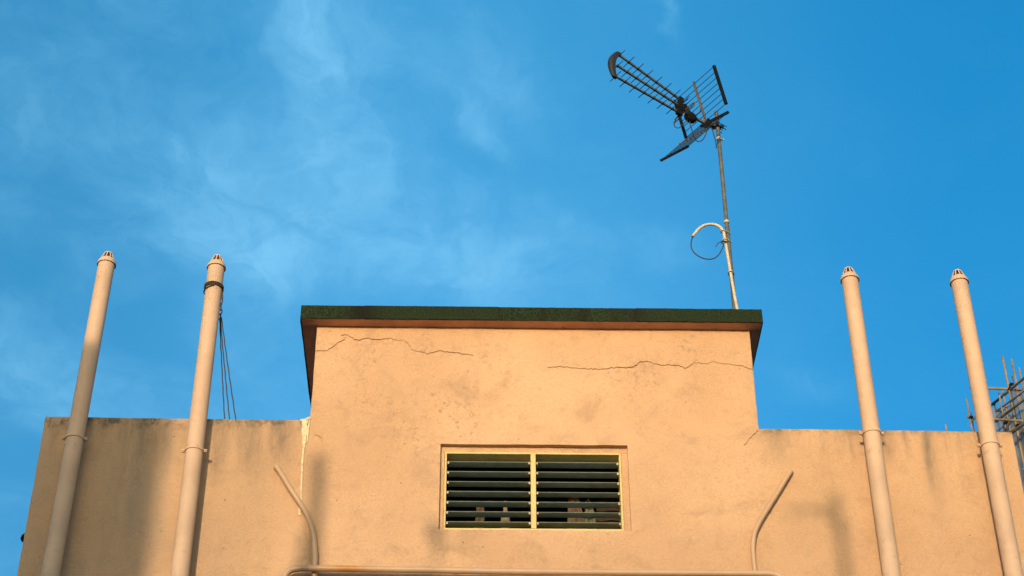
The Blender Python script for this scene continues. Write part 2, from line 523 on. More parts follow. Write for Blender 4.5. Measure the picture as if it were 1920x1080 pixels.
def front_wall():
    mb = MB()
    xs = breaks([XL, BL, WX0, WX1, BR, XR], 0.05)
    zs = breaks([0.0, 6.0], 1.0)[:-1] + breaks([6.0, WZ0, WZ1, 7.80, ZS], 0.05)
    eps = 1e-5
    idx = {}

    def wav(x, z):
        p = Vector((x * 2.1, 3.3, z * 2.1))
        return 0.0035 * noise.noise(p) + 0.0018 * noise.noise(p * 4.0)

    def vert(x, z, back, side):
        low = x < BL - eps or x > BR + eps or side
        zz_ = z
        if abs(z - 7.80) < eps and low:
            zz_ = low_top(x) + 0.0035 * noise.noise(Vector((x * 9, 0.0, 5.1))) + 0.0022 * noise.noise(Vector((x * 41, 1.0, 2.0)))
        key = (round(x, 4), round(zz_, 4), back)
        if key not in idx:
            xx = x
            if abs(x - XL) < eps or abs(x - XR) < eps or ((abs(x - BL) < eps or abs(x - BR) < eps) and z > 7.80):
                xx += 0.003 * noise.noise(Vector((x, z * 7, 1.7))) + 0.0015 * noise.noise(Vector((x, z * 30, 4.7)))
            hole = WX0 - eps < x < WX1 + eps and WZ0 - eps < z < WZ1 + eps
            if hole and abs(z - WZ1) < eps:
                zz_ += 0.0025 * noise.noise(Vector((x * 8, 7, z)))
            idx[key] = len(mb.v)
            mb.v.append((xx, TH if back else wav(x, z), zz_))
        return idx[key]
    cells = set()
    for i in range(len(xs) - 1):
        for j in range(len(zs) - 1):
            xm, zm = (xs[i] + xs[i + 1]) / 2, (zs[j] + zs[j + 1]) / 2
            if zm > 7.80 and not (BL < xm < BR):
                continue
            if WX0 < xm < WX1 and WZ0 < zm < WZ1:
                continue
            cells.add((i, j))
    for (i, j) in cells:
        xm = (xs[i] + xs[i + 1]) / 2
        zm = (zs[j] + zs[j + 1]) / 2
        side = not (BL < xm < BR)
        c = [(xs[i], zs[j]), (xs[i + 1], zs[j]), (xs[i + 1], zs[j + 1]), (xs[i], zs[j + 1])]
        fr = [vert(x, z, False, side) for x, z in c]
        bk = [vert(x, z, True, side) for x, z in c]
        mb.f.append(tuple(fr))
        mb.f.append(tuple(reversed(bk)))
        for k, (di, dj) in enumerate(((0, -1), (1, 0), (0, 1), (-1, 0))):
            if (i + di, j + dj) not in cells:
                if dj == -1 and j == 0:
                    continue
                a, b = k, (k + 1) % 4
                mb.f.append((fr[b], fr[a], bk[a], bk[b]))
    # the rest of the building behind the front
    mb.box((XL, TH, 0), (XL + TH, 4.5, 7.81))
    mb.box((XR - TH, TH, 0), (XR, 4.5, 7.765))
    mb.box((XL + TH, 4.5 - TH, 0), (XR - TH, 4.5, 7.79))
    mb.box((BL + .003, TH, 7.02), (BL + TH, 2.6, ZS - 0.003))
    mb.box((BR - TH, TH, 7.02), (BR - .003, 2.6, ZS - 0.003))
    mb.box((BL + TH, 2.6 - TH, 7.02), (BR - TH, 2.6, ZS - 0.003))
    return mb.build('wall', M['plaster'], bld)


front_wall()
r_ = MB()
r_.box((XL + TH, TH + .004, 6.9), (BL + TH, 4.5 - TH, 7.02))
r_.box((BR - TH, TH + .004, 6.9), (XR - TH, 4.5 - TH, 7.02))
r_.box((BL + TH, 2.6, 6.9), (BR - TH, 4.5 - TH, 7.02))
r_.build('flat_roof', M['concrete'], bld)

# roof slab of the stair block: painted soffit below, green felt wrapped over its edge
FX0, FX1, FY0, FY1 = -1.150, 1.803, -0.082, 2.70
FZ = 8.626
s_ = MB()
s_.box((FX0, FY0, ZS), (FX1, FY1, FZ))
s_.build('roof_slab', M['soffit'], bld, bevel=0.004)


def felt_strip(mb, p, q, z0, z1, thick, outward, seed, rag=0.002, n=60, deep=None):
    """a hanging strip of felt with an uneven lower edge, from p to q (plan points)"""
    p, q, o_ = Vector((*p, 0)), Vector((*q, 0)), Vector((*outward, 0))
    vs, fs = [], []
    for k in range(n + 1):
        t = k / n
        c = p.lerp(q, t)
        lo = z0 + rag * noise.noise(Vector((t * 40 + seed, seed, 0)))
        if deep:
            lo -= deep(t)
        hi = z1 + 0.0018 * noise.noise(Vector((t * 22, seed, 3.0)))
        bulge = 0.0015 * noise.noise(Vector((t * 9, seed, 8.0)))
        a = c + o_ * (thick + bulge)
        vs += [(a.x, a.y, lo), (a.x, a.y, hi), (c.x, c.y, lo), (c.x, c.y, hi)]
    for k in range(n):
        i = 4 * k
        fs += [(i, i + 4, i + 5, i + 1), (i + 2, i + 3, i + 7, i + 6), (i, i + 2, i + 6, i + 4), (i + 1, i + 5, i + 7, i + 3)]
    fs += [(0, 1, 3, 2), (4 * n, 4 * n + 2, 4 * n + 3, 4 * n + 1)]
    mb.add(vs, fs)


seams = [FX0 - .004, -0.748, 0.119, 0.992, FX1 + .004]
for k in range(4):
    fm = MB()
    felt_strip(fm, (seams[k], FY0 - .001), (seams[k + 1] - (0.008 if k < 3 else 0), FY0 - .001), ZS - 0.001 + 0.001 * (k % 2), FZ + 0.006 - 0.0015 * (k % 2),
               0.004 + 0.005 * (k % 2), (0, -1), 3.1 * k + 1, 0.003, 40)
    fm.build('felt_strip', M['felt'], bld)
for x in seams[1:4]:
    MB().box((x - .012, FY0 - .0022, ZS + .002), (x + .010, FY0 - .0006, FZ + .001)).build('seam_backing', M['black'], bld)
fm = MB()
felt_strip(fm, (FX0 - .001, FY1), (FX0 - .001, FY0), ZS, FZ + .004, 0.004, (-1, 0), 17.0, 0.004, 160,
           lambda t: 0.006 + 0.018 * max(0, noise.noise(Vector((t * 60, 4, 0)))) + 0.010 * max(0, noise.noise(Vector((t * 170, 9, 0)))) + 0.018 * math.exp(-((t - 0.72) / .07) ** 2))
fm.build('felt_strip', M['felt'], bld)
fm = MB()
felt_strip(fm, (FX1 + .001, FY0), (FX1 + .001, FY1), ZS, FZ + .004, 0.004, (1, 0), 23.0, 0.003, 80)
fm.build('felt_strip', M['felt'], bld)
fm = MB()
fm.box((FX0 - .003, FY0 - .003, FZ + .001), (FX1 + .003, FY1, FZ + .007))
fm.build('felt_sheet', M['felt'], bld)


def ribbon(pts, wid, name, mat, lift=0.0062, jag=0.005, thick=0.0012):
    """a hairline crack or run of sealant lying on the wall face"""
    P = []
    for a, b in zip(pts[:-1], pts[1:]):
        for k in range(6):
            t = k / 6
            P.append((a[0] + (b[0] - a[0]) * t, a[1] + (b[1] - a[1]) * t))
    P.append(pts[-1])
    P = [(x + random.uniform(-1, 1) * jag * .5, z + random.uniform(-1, 1) * jag) for x, z in P]
    mb = MB()
    vs = []
    for i, (x, z) in enumerate(P):
        a, b = P[max(i - 1, 0)], P[min(i + 1, len(P) - 1)]
        tx, tz = b[0] - a[0], b[1] - a[1]
        L = math.hypot(tx, tz) or 1
        t = i / (len(P) - 1)
        hw = (.30 if name == 'crack' else 1.0) * (wid(t) if callable(wid) else wid * (0.35 + 0.65 * math.sin(math.pi * min(1, max(0.06, t))))) * random.uniform(.7, 1.2) / 2
        vs += [(x - tz / L * hw, -lift, z + tx / L * hw), (x + tz / L * hw, -lift, z - tx / L * hw),
               (x - tz / L * hw, 0.002, z + tx / L * hw), (x + tz / L * hw, 0.002, z - tx / L * hw)]
    fs = []
    for i in range(len(P) - 1):
        o = 4 * i
        fs += [(o, o + 1, o + 5, o + 4), (o, o + 4, o + 6, o + 2), (o + 1, o + 3, o + 7, o + 5)]
    mb.add(vs, fs)
    return mb.build(name, mat, bld)


CR = M['crack']
ribbon([(-1.052, 8.334), (-1.008, 8.336), (-.973, 8.34), (-.944, 8.365), (-.915, 8.4), (-.867, 8.428)], lambda t: .0045 * (1 - .75 * t), 'crack', CR)
ribbon([(-.896, 8.462), (-.856, 8.462), (-.814, 8.432), (-.774, 8.422), (-.735, 8.44), (-.695, 8.431), (-.632, 8.429), (-.58, 8.437), (-.535, 8.421),
        (-.495, 8.425), (-.463, 8.398), (-.439, 8.347), (-.39, 8.335), (-.337, 8.32), (-.262, 8.344), (-.187, 8.333), (-.107, 8.321), (-.05, 8.309)], .0042, 'crack', CR)
ribbon([(.422, 8.223), (.523, 8.229), (.686, 8.214), (.756, 8.214), (.863, 8.227), (.951, 8.23), (.987, 8.245), (1.01, 8.272), (1.054, 8.277), (1.085, 8.269)],
       .0036, 'crack', CR)
ribbon([(1.093, 8.259), (1.146, 8.249), (1.195, 8.249), (1.252, 8.248), (1.304, 8.226), (1.355, 8.272), (1.434, 8.258), (1.471, 8.284), (1.527, 8.266), (1.597, 8.254),
        (1.65, 8.252), (1.71, 8.225), (1.726, 8.225)], lambda t: .002 + .0035 * t, 'crack', CR)
ribbon([(1.724, 7.764), (1.668, 7.707), (1.625, 7.651)], .004, 'crack', CR)
ribbon([(-1.017, 7.701), (-.978, 7.691), (-.958, 7.636)], .003, 'crack', CR)

# cream sealant that has run down from the joint beside the stair block
ribbon([(-1.083, 7.812), (-1.080, 7.74), (-1.078, 7.66), (-1.076, 7.600)], lambda t: .036 * (1 - t) ** .8 + .009, 'sealant_run', M['sealant'], .0075, .003)
ribbon([(-1.056, 7.812), (-1.058, 7.74), (-1.060, 7.645)], lambda t: .010 - .004 * t, 'sealant_run', M['sealant'], .0072, .002)
ribbon([(-1.077, 7.61), (-1.080, 7.55), (-1.078, 7.45), (-1.074, 7.34), (-1.068, 7.236)], lambda t: .011, 'sealant_run', M['sealant'], .007, .002)
ribbon([(-1.074, 7.205), (-1.073, 7.17), (-1.070, 7.135)], lambda t: .018 - .007 * t, 'sealant_run', M['sealant'], .007, .002)
ribbon([(-1.115, 7.806), (-1.085, 7.809), (-1.050, 7.830)], lambda t: .016, 'sealant_run', M['sealant'], .0078, .003)

for xx, ln in ((-2.655, .07), (-2.585, .05), (-2.577, .03), (-2.30, .05), (-2.02, .035)):
    ribbon([(xx, 7.818), (xx + .002, 7.818 - ln * .5), (xx, 7.818 - ln)], lambda t: .008 - .004 * t, 'sealant_run', M['drip'], .0068, .002)

# dark stair room seen through the louvres
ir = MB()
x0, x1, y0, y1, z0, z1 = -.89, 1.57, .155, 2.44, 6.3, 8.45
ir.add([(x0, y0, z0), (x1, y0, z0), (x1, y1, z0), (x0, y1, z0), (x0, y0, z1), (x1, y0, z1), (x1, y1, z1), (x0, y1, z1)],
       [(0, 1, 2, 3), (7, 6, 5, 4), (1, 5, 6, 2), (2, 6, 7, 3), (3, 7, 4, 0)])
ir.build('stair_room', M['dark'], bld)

# ------------------------------------------------------------------ window
win = empty('louvre_window', (0.33, 0.05, 7.05), 'wide yellow framed louvre window with two banks of dark blades', 'window')
win_inv = Matrix.Translation((-0.33, -0.05, -7.05))


def wpart(mb, name, mat, parent=None, bevel=0.0, smooth=False):
    mb.v = [(a - 0.33, b - 0.05, c - 7.05) for a, b, c in mb.v]
    return mb.build(name, mat, parent or win, smooth, bevel)


# plaster return between the wall opening and the frame
fx0, fx1, fz0, fz1 = -0.215, 0.868, 7.063, 7.612
ret = MB()
yr = 0.034
ret.box((WX0 - .01, yr, fz1), (WX1 + .01, .149, WZ1 + .01))
ret.box((WX0 - .01, yr, WZ0 - .01), (WX1 + .01, .149, fz0))
ret.box((WX0 - .01, yr, fz0), (fx0, .149, fz1))
ret.box((fx1, yr, fz0), (WX1 + .01, .149, fz1))
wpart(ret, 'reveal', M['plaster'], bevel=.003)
ret_o = MB()
fr = MB()
yf0, yf1 = 0.030, 0.135
fw = 0.014
fr.box((fx0 + .001, yf0, fz1 - fw), (fx1 - .001, yf1, fz1 - .001))
fr.box((fx0 + .001, yf0, fz0 + .001), (fx1 - .001, yf1, fz0 + fw))
fr.box((fx0 + .001, yf0, fz0 + fw), (fx0 + fw, yf1, fz1 - fw))
fr.box((fx1 - fw, yf0, fz0 + fw), (fx1 - .001, yf1, fz1 - fw))
wpart(fr, 'frame', M['yellow'], bevel=.002)
mx0, mx1 = 0.312, 0.343
wpart(MB().box((mx0, yf0 - .002, fz0 + fw + .0005), (mx1, yf1, fz1 - fw - .0005)), 'mullion', M['yellow'], bevel=.002)


def louvre_blade(xa, xb, zc, tilt):
    """ribbed blade tilted outwards and down, slightly curved"""
    mb = MB()
    n, yc, wd = 14, 0.088, 0.080
    top, bot = [], []
    for k in range(n + 1):
        c = -math.cos(math.pi * k / n)
        s = c * wd / 2
        th = .0065 * math.sqrt(max(0, 1 - c * c)) ** 1.2
        rib = 0.0006 * (k % 2) if 2 < k < n - 2 else 0
        for lst, off in ((top, th), (bot, -th + rib)):
            lst.append((yc + s * math.cos(tilt) - off * math.sin(tilt), zc + s * math.sin(tilt) + off * math.cos(tilt)))
    bot = bot[1:-1]
    ring = top + bot[::-1]
    L = len(ring)
    vs = [(xa, a, b) for a, b in ring] + [(xb, a, b) for a, b in ring]
    fs = [(i, (i + 1) % L, L + (i + 1) % L, L + i) for i in range(L)] + [tuple(range(L))[::-1], tuple(range(L, 2 * L))]
    mb.add(vs, fs)
    return mb


NB = 7
for bank, (xa, xb) in enumerate(((fx0 + fw + .004, mx0 - .004), (mx1 + .004, fx1 - fw - .004))):
    wpart(MB().box((xa - .003, 0.085, fz1 - fw - .004), (xb + .003, 0.134, fz1 - fw - .0006)), 'head_rail', M['yellow'])
    for k in range(NB):
        zc = 7.5555 - 0.0702 * k
        tl = R(5 + random.uniform(-1.5, 1.5) + (3 if (bank == 1 and k == 3) else 0))
        bl = wpart(louvre_blade(xa + .006, xb - .006, zc, tl), 'louvre_blade', M['blade'], None, 0.0, True)
        for xe, sgn in ((xa, 1), (xb, -1)):
            cl = MB().box((min(xe - .001 * sgn, xe + .010 * sgn), .044, zc - .022), (max(xe - .001 * sgn, xe + .010 * sgn), .054, zc - .006))
            cl.bar((xe + .004 * sgn, .05, zc - .012), (xe + .004 * sgn, .13, zc + .008), .007, .010)
            wpart(cl, 'blade_clip', M['clip'], bl)


# things hanging in the stair room just inside the louvres
def hanging(name, x, y, ztop, zbot, wt, wb, mat, label, cat, folds=5):
    mb = MB()
    n, mrow = 28, 10
    vs = []
    for side in (0, 1):
        for j in range(mrow + 1):
            t = j / mrow
            half = (wt + (wb - wt) * t ** .7) / 2
            for i in range(n + 1):
                a = i / n * 2 - 1
                yy = y + 0.012 * (0.3 + t) * math.sin(a * folds * 1.3 + x * 20) + (0.004 if side else 0)
                vs.append((x + a * half + .008 * math.sin(t * 5 + x * 9), yy, ztop + (zbot - ztop) * t + 0.008 * math.cos(a * 3.3)))
    W_ = n + 1
    fs = []
    for s in (0, 1):
        o = s * W_ * (mrow + 1)
        for j in range(mrow):
            for i in range(n):
                q = (o + j * W_ + i, o + j * W_ + i + 1, o + (j + 1) * W_ + i + 1, o + (j + 1) * W_ + i)
                fs.append(q if s else q[::-1])
    mb.add(vs, fs)
    return tag(mb.build(name, mat, None, True), label, cat)


hanging('hanging_bag', .60, .50, 7.60, 7.15, .05, .15, M['cloth_tan'], 'tan bag hanging behind right louvre bank, left of the pale green one', 'bag', 4)
hanging('hanging_bag', .69, .52, 7.57, 7.15, .03, .13, M['cloth_green'], 'pale green bag hanging behind the right bank of louvre blades', 'bag', 4)
hanging('hanging_cloth', .815, .56, 7.62, 7.12, .14, .20, M['cloth_brown'], 'dull brown cloth hanging behind the right end of the louvres', 'cloth', 3)
bt = MB().lathe([(.012, .235), (.014, .205), (.013, .17), (.026, .14), (.030, .10), (.030, .0)][::-1], (.165, .5, 7.30))
tag(bt.build('bottle', M['cloth_cream'], None, True), 'cream bottle standing behind the left bank of louvre blades', 'bottle')
hanging('hanging_cloth', .0, .5, 7.53, 7.30, .04, .07, M['cloth_tan'], 'small tan rag hanging behind the left bank of louvre blades', 'cloth', 3)
tag(MB().box((.575, .485, 7.552), (.587, .495, 7.580)).build('clothes_peg', M['red'], None, False, .002), 'red clip above the tan bag behind the louvres', 'peg')
tag(MB().bar((.650, .49, 7.525), (.662, .49, 7.485), .012, .010).build('clothes_peg', M['red'], None, False, .002),
    'red clip between the tan bag and the pale green bag behind the louvres', 'peg')


# ------------------------------------------------------------------ vent pipes
PR, PY = 0.0535, -0.100


def vent_pipe(x, top, clampz, label, lean=0.0):
    """pipe on wall brackets with a slotted cowl; the empty stands at its foot"""
    rt = empty('vent_pipe', (x - lean * 7.8, PY, 0), label, 'pipe', 'vent pipes standing against the wall')
    rt.rotation_euler.y = lean
    b = MB()
    prof = [(PR, 0.0), (PR, 2.5), (PR, 4.6), (PR, top - .10)]
    b.lathe(prof, n=40)
    b.build('tube', M['pipe'], rt, True)
    # cowl: skirt, ring of slats, top disc
    c = MB()
    zb = top - .100
    c.lathe([(PR + .001, zb), (PR + .0085, zb - .004), (PR + .0085, zb + .006), (PR + .006, zb + .018), (.050, zb + .034), (.044, zb + .042), (.020, zb + .042)], n=40, cap=False)
    c.lathe([(.001, zb + .0995), (.020, zb + .099), (.027, zb + .094), (.029, zb + .086), (.022, zb + .086), (.001, zb + .087)], n=32, cap=False)
    for k in range(10):
        a = 2 * math.pi * (k + .5) / 10
        ca, sa = math.cos(a), math.sin(a)
        c.bar((ca * .0455, sa * .0455, zb + .038), (ca * .0265, sa * .0265, zb + .090), .0072, .004, (ca, sa, 0.3))
    cw = c.build('cowl', M['pipe'], rt, True)
    k_ = MB().lathe([(.041, zb + .0425), (.038, zb + .046), (.022, zb + .085)], n=20)
    k_.build('cowl_throat', M['dark'], cw, True)
    # clamp
    cl = MB()
    n = 40
    o = len(cl.v)
    cl.lathe([(PR + .0005, -.011), (PR + .0055, -.010), (PR + .0065, 0), (PR + .0055, .010), (PR + .0005, .011)], (0, 0, clampz), 40, False)
    cb = cl.build('clamp', M['pipe'], rt, True)
    for sd in (-1, 1):
        lg = MB().bar((sd * (PR + .002), 0, clampz), (sd * (PR + .022), 0, clampz), .013, .020)
        lg.tube([(sd * (PR + .014), -.013, clampz), (sd * (PR + .014), .010, clampz)], .0055, 8)
        lg.build('clamp_lug', M['pipe'], cb, False, .0015)
    MB().bar((0, PR, clampz), (0, -PY + .004, clampz), .018, .020).build('wall_bracket', M['pipe'], cb, False, .0015)
    return rt


vent_pipe(-2.4515, 9.034, 7.600, 'cream vent pipe nearest the left end of the wall, its lower half in shade', .0125)
vent_pipe(-1.724, 9.015, 7.520, 'sunlit cream vent pipe with brown rope wound around it below the cowl')
vent_pipe(2.402, 8.966, 7.686, 'cream vent pipe right of the stair block, between it and the end pipe')
vent_pipe(3.117, 8.954, 7.606, 'cream vent pipe beside the right end of the wall, in front of bamboo scaffolding')

# rope wound round the second pipe with three lines running down to the roof
rp = empty('rope', (-1.724, PY, 8.75), 'brown rope wound round a vent pipe, its ends running down behind the wall', 'rope')


def helix(turns, rad, z0, dz, tilt, ph, n=40):
    o = []
    for k in range(int(n * turns) + 1):
        a = ph + 2 * math.pi * k / n
        o.append((rad * math.cos(a), rad * math.sin(a), z0 + dz * k / n + tilt * math.cos(a)))
    return o


MB().tube(helix(3.2, PR + .0065, -.014, .0098, -.004, .3), .0039, 7).build('coil', M['rope'], rp, True)
MB().tube([(PR * math.cos(a) * 1.13, PR * math.sin(a) * 1.13, -.015 - .026 * (-math.cos(a) * .5 + .5) + .008) for a in [math.pi * (0.85 + k * .05) for k in range(15)]],
          .0039, 7).build('coil', M['rope'], rp, True)
knot = spline([(.058, -.01, -.03), (.064, .0, -.09), (.058, .01, -.14), (.066, .02, -.17), (.058, .03, -.20), (.062, .05, -.235)], 6)
MB().tube(knot, .0040, 7).tube([(p[0] - .004 + .004 * math.sin(i * 1.1), p[1], p[2]) for i, p in enumerate(knot)], .0035, 7).build('hanging_end', M['rope'], rp, True)
o0 = Vector((-1.724, PY, 8.75))
for top, bot in (((-1.672, -.05, 8.54), (-1.590, .148, 7.806)), ((-1.668, -.05, 8.54), (-1.555, .148, 7.806)), ((-1.664, -.05, 8.56), (-1.512, .148, 7.806))):
    a, b = Vector(top) - o0, Vector(bot) - o0
    pts = [a.lerp(b, k / 24) + Vector((.0012 * math.sin(k * 1.9), 0, -.010 * math.sin(math.pi * k / 24))) for k in range(25)]
    MB().tube(pts, .0036, 6).build('strand', M['rope'], rp, True)


# ------------------------------------------------------------------ conduits on the wall
def conduit(pts, r, label, end_cut=False):
    mb = MB().tube(spline(pts, 10), r, 14)
    o = mb.build('conduit', M['conduit'], None, True)
    return tag(o, label, 'conduit', 'painted conduits on the wall')


cu = conduit([(-1.240, .010, 7.470), (-1.218, -.026, 7.440), (-1.134, -.030, 7.300), (-1.060, -.030, 7.185), (-1.018, -.030, 7.110), (-.984, -.030, 7.012), (-.964, -.030, 6.900), (-.956, -.030, 6.780),
         (-.955, -.030, 6.5), (-.955, -.030, 5.5)], .0165, 'bent upright conduit left of the window, under the cream sealant run')
c_r = conduit([(1.902, .010, 7.466), (1.882, -.026, 7.438), (1.787, -.030, 7.283), (1.690, -.030, 7.128), (1.642, -.030, 7.036), (1.622, -.030, 6.950), (1.617, -.030, 6.860), (1.618, -.030, 6.770),
         (1.618, -.030, 6.5), (1.618, -.030, 5.5)], .0150, 'bent upright conduit right of the window')
c_h = conduit([(-1.132, -.066, 5.6), (-1.132, -.066, 6.5370), (-1.126, -.066, 6.6770), (-1.100, -.066, 6.7270), (-1.050, -.066, 6.7440), (-.94, -.066, 6.7470), (-.3, -.066, 6.7410), (.335, -.066, 6.7340), (1.0, -.066, 6.7340),
         (1.614, -.066, 6.7340), (1.710, -.066, 6.7310), (1.758, -.066, 6.7120), (1.785, -.066, 6.6670), (1.79, -.066, 6.5370), (1.79, -.066, 5.6)], .0195,
        'long horizontal conduit under the window with a rusty patch')

MB().tube([(.318, -.066, 6.734), (.352, -.066, 6.734)], .0214, 16).build('coupling', M['conduit'], c_h, True)
MB().tube([(-.150, -.066, 6.739), (-.118, -.066, 6.7385)], .0209, 16).build('coupling', M['conduit'], c_h, True)
MB().tube([(1.722, -.030, 7.180), (1.738, -.030, 7.205)], .0163, 14).build('coupling', M['conduit'], c_r, True)
for oo, xx, zz in ((cu, -.984, 7.008), (c_r, 1.640, 7.033)):
    MB().box((xx - .010, -.020, zz - .006), (xx + .010, .004, zz + .006)).build('saddle', M['conduit'], oo, False, .001)

# small spout poking out of the left side wall
sp = MB()
prof = []
for k in range(9):
    a = math.pi * (k / 8)
    prof.append((math.cos(a) * .045, math.sin(a) * .040))
vs = []
for (xx, sc_) in ((0.0, 1.0), (-.012, .98), (-.026, .75), (-.034, .35)):
    for (a, b) in prof:
        vs.append((XL + .004 + xx, .05 + a * sc_, 6.985 + b * sc_))
fs = []
for i in range(3):
    for k in range(8):
        fs.append((i * 9 + k, i * 9 + k + 1, (i + 1) * 9 + k + 1, (i + 1) * 9 + k))
    fs.append((i * 9 + 8, i * 9, (i + 1) * 9, (i + 1) * 9 + 8))
fs += [tuple(range(9)), tuple(range(27, 36))[::-1]]
sp.add(vs, fs)
tag(sp.build('wall_hood', M['black'], None, True), 'small dark hood sticking out of the left edge of the building', 'vent hood')

# ------------------------------------------------------------------ antenna mast
MX, MY = 1.7425, 0.55
mast = empty('antenna_mast', (MX, MY, FZ + .007), 'slim grey metal mast on the stair block roof', 'mast')
mh = 10.938 - FZ - .007
MB().lathe([(.0165, 0), (.0165, mh * .52), (.0150, mh * .525), (.0150, mh)], n=20).build('tube', M['mast'], mast, True)
MB().lathe([(.07, 0), (.07, .006), (.025, .008), (.022, .05), (.0165, .052)], n=20).build('base_plate', M['mast'], mast, True)
MB().lathe([(.0155, -.009), (.0175, -.009), (.0175, .009), (.0155, .009)], (0, 0, 10.668 - FZ - .007), 20, False).bar(
    (.012, -.004, 10.655 - FZ), (.034, -.004, 10.650 - FZ), .012, .012).build('band', M['cream'], mast, True)
for zt in (9.876,):
    MB().lathe([(.0165, -.009), (.0185, -.009), (.0185, .009), (.0165, .009)], (0, 0, zt - FZ - .007), 20, False).build('band', M['cream'], mast, True)

# cream conduit strapped to the mast, hooked over like a walking stick, and the cable that leaves it
hk = [(1.762, .505, FZ + .008), (1.757, .512, 9.0), (1.744, .515, 9.194), (1.733, .52, 9.392), (1.722, .52, 9.575), (1.714, .52, 9.701), (1.711, .52, 9.746), (1.700, .52, 9.785), (1.675, .52, 9.815),
      (1.637, .52, 9.829), (1.594, .52, 9.825), (1.558, .52, 9.806), (1.529, .52, 9.778), (1.504, .52, 9.743), (1.487, .52, 9.716)]
hc = MB().tube(spline(hk, 8), .0106, 12).build('hooked_conduit', M['cream'], None, True)
tag(hc, 'cream plastic conduit tied along the mast and hooked over at its top', 'conduit')
for zt, xt in ((9.766, 1.706), (9.688, 1.7145), (9.401, 1.7325)):
    c1, c2 = Vector((xt, .52, 0)), Vector((MX, MY, 0))
    ax = (c2 - c1).normalized()
    sd = Vector((-ax.y, ax.x, 0))
    mid, ha = (c1 + c2) / 2, (c2 - c1).length / 2 + .0175
    ring = [mid + ax * (ha * math.copysign(abs(math.cos(a)) ** .8, math.cos(a))) + sd * (.0185 * math.copysign(abs(math.sin(a)) ** .6, math.sin(a))) for a in [2 * math.pi * k / 28 for k in range(28)]]
    MB().tube([(p.x, p.y, zt + (p.x - xt) * .05) for p in ring], .0034, 6, closed=True).build('tie', M['cream'], hc, True)
cbl = MB().tube(spline([(1.492, .52, 9.724), (1.480, .52, 9.690), (1.475, .52, 9.669), (1.472, .52, 9.62), (1.486, .52, 9.577), (1.514, .52, 9.545), (1.551, .52, 9.522), (1.589, .52, 9.515), (1.627, .52, 9.523),
                        (1.66, .52, 9.555), (1.686, .512, 9.599), (1.698, .500, 9.632), (1.680, .497, 9.651), (1.700, .497, 9.660), (1.722, .502, 9.662)], 8), .0042, 8)
cbl.tube(spline([(1.722, .500, 9.656), (1.68, .50, 9.654), (1.656, .50, 9.638), (1.643, .50, 9.609)], 8), .0028, 6)
tag(cbl.build('coax_cable', M['line'], None, True), 'thin dark cable looping from the hooked conduit back to the mast', 'cable')

# ------------------------------------------------------------------ TV antenna
F = Vector((-0.82430765, -0.53742906, 0.17800816))
H = Vector((0.54136153, -0.84025662, -0.02994178))
U = Vector((0.16566412, 0.07168553, 0.98357337))
ant = empty('tv_antenna', (0, 0, 0), 'dark three boom television antenna with grid reflector on top of the mast', 'antenna')
ant.matrix_world = Matrix.Translation((1.66674, 0.55, 10.81622)) @ Matrix((F, H, U)).transposed().to_4x4()
# local axes: x forward along the booms, y across (element direction), z up
stations = [0.838 - 0.0862 * k for k in range(8)]
for (ut, ur) in ((.116, .066), (.0, .0), (-.116, -.068)):
    a, b = Vector((.848, 0, ut)), Vector((.246, 0, ur))
    bo = MB().bar(b, a, .015, .015).build('boom', M['boom'], ant, False, .0015)
    for k, s in enumerate(stations):
        t = (s - b.x) / (a.x - b.x)
        zc = b.z + (a.z - b.z) * t
        hl = .066 + .0012 * k
        e = MB().tube([(s, -hl, zc), (s, hl, zc)], .0030, 7)
        e.bar((s - .006, 0, zc), (s + .006, 0, zc), .0175, .0175)
        e.build('director_rod', M['steel'], bo, True)
# curved front cap joining the three boom tips
cp = MB()
n = 14
rows = []
for k in range(n + 1):
    t = k / n * 2 - 1
    z = .134 * t
    x = .846 + .046 * (1 - t * t)
    hw = .012 + .010 * (1 - t * t)
    dp = .020 + .006 * (1 - t * t)
    rows.append([(x + dp, -hw * .55, z), (x + dp, hw * .55, z), (x + dp * .3, hw, z), (x - dp * .9, hw, z), (x - dp * .9, -hw, z), (x + dp * .3, -hw, z)])
for k in range(n):
    for j in range(6):
        j2 = (j + 1) % 6
        o = len(cp.v)
        cp.v += [rows[k][j], rows[k][j2], rows[k + 1][j2], rows[k + 1][j]]
        cp.f.append((o, o + 1, o + 2, o + 3))
for rw, fl in ((rows[0], True), (rows[-1], False)):
    o = len(cp.v)
    cp.v += rw
    cp.f.append(tuple(range(o, o + 6))[::-1] if fl else tuple(range(o, o + 6)))
cp.build('end_cap', M['grey'], ant, False, .0015)
# rear yoke holding the booms, balun box, dipole loop
yk = MB().bar((.262, 0, -.092), (.262, 0, .088), .030, .040, (1, 0, 0))
yk.bar((.235, 0, .035), (.175, 0, -.02), .028, .045)
yk.bar((.285, 0, -.015), (.225, 0, -.03), .040, .030)
yk.build('yoke', M['black'], ant, False, .004)
bl_ = MB()
prof = [(.001, -.026), (.030, -.025), (.040, -.016), (.043, 0), (.040, .016), (.030, .025), (.001, .026)]
bl_.lathe(prof, (0, 0, 0), 24, False)
bl_.v = [(.153 + a * 1.22, c * 1.1, -.045 + b * 1.0) for a, b, c in bl_.v]
bl_.build('balun_box', M['black'], ant, True)
dl = MB()
for s in (-1, 1):
    loop = spline([(.215, s * .015, -.055), (.215, s * .06, -.058), (.215, s * .108, -.060), (.213, s * .125, -.050), (.211, s * .125, -.028), (.213, s * .108, -.018), (.215, s * .06, -.016), (.215, s * .015, -.02)], 6)
    dl.tube(loop, .0045, 8)
dl.build('dipole', M['boom'], ant, True)
fr_ = MB().tube([(.245, -.075, .03), (.245, .075, .03)], .003, 7).tube([(.205, -.08, .01), (.205, .08, .01)], .003, 7)
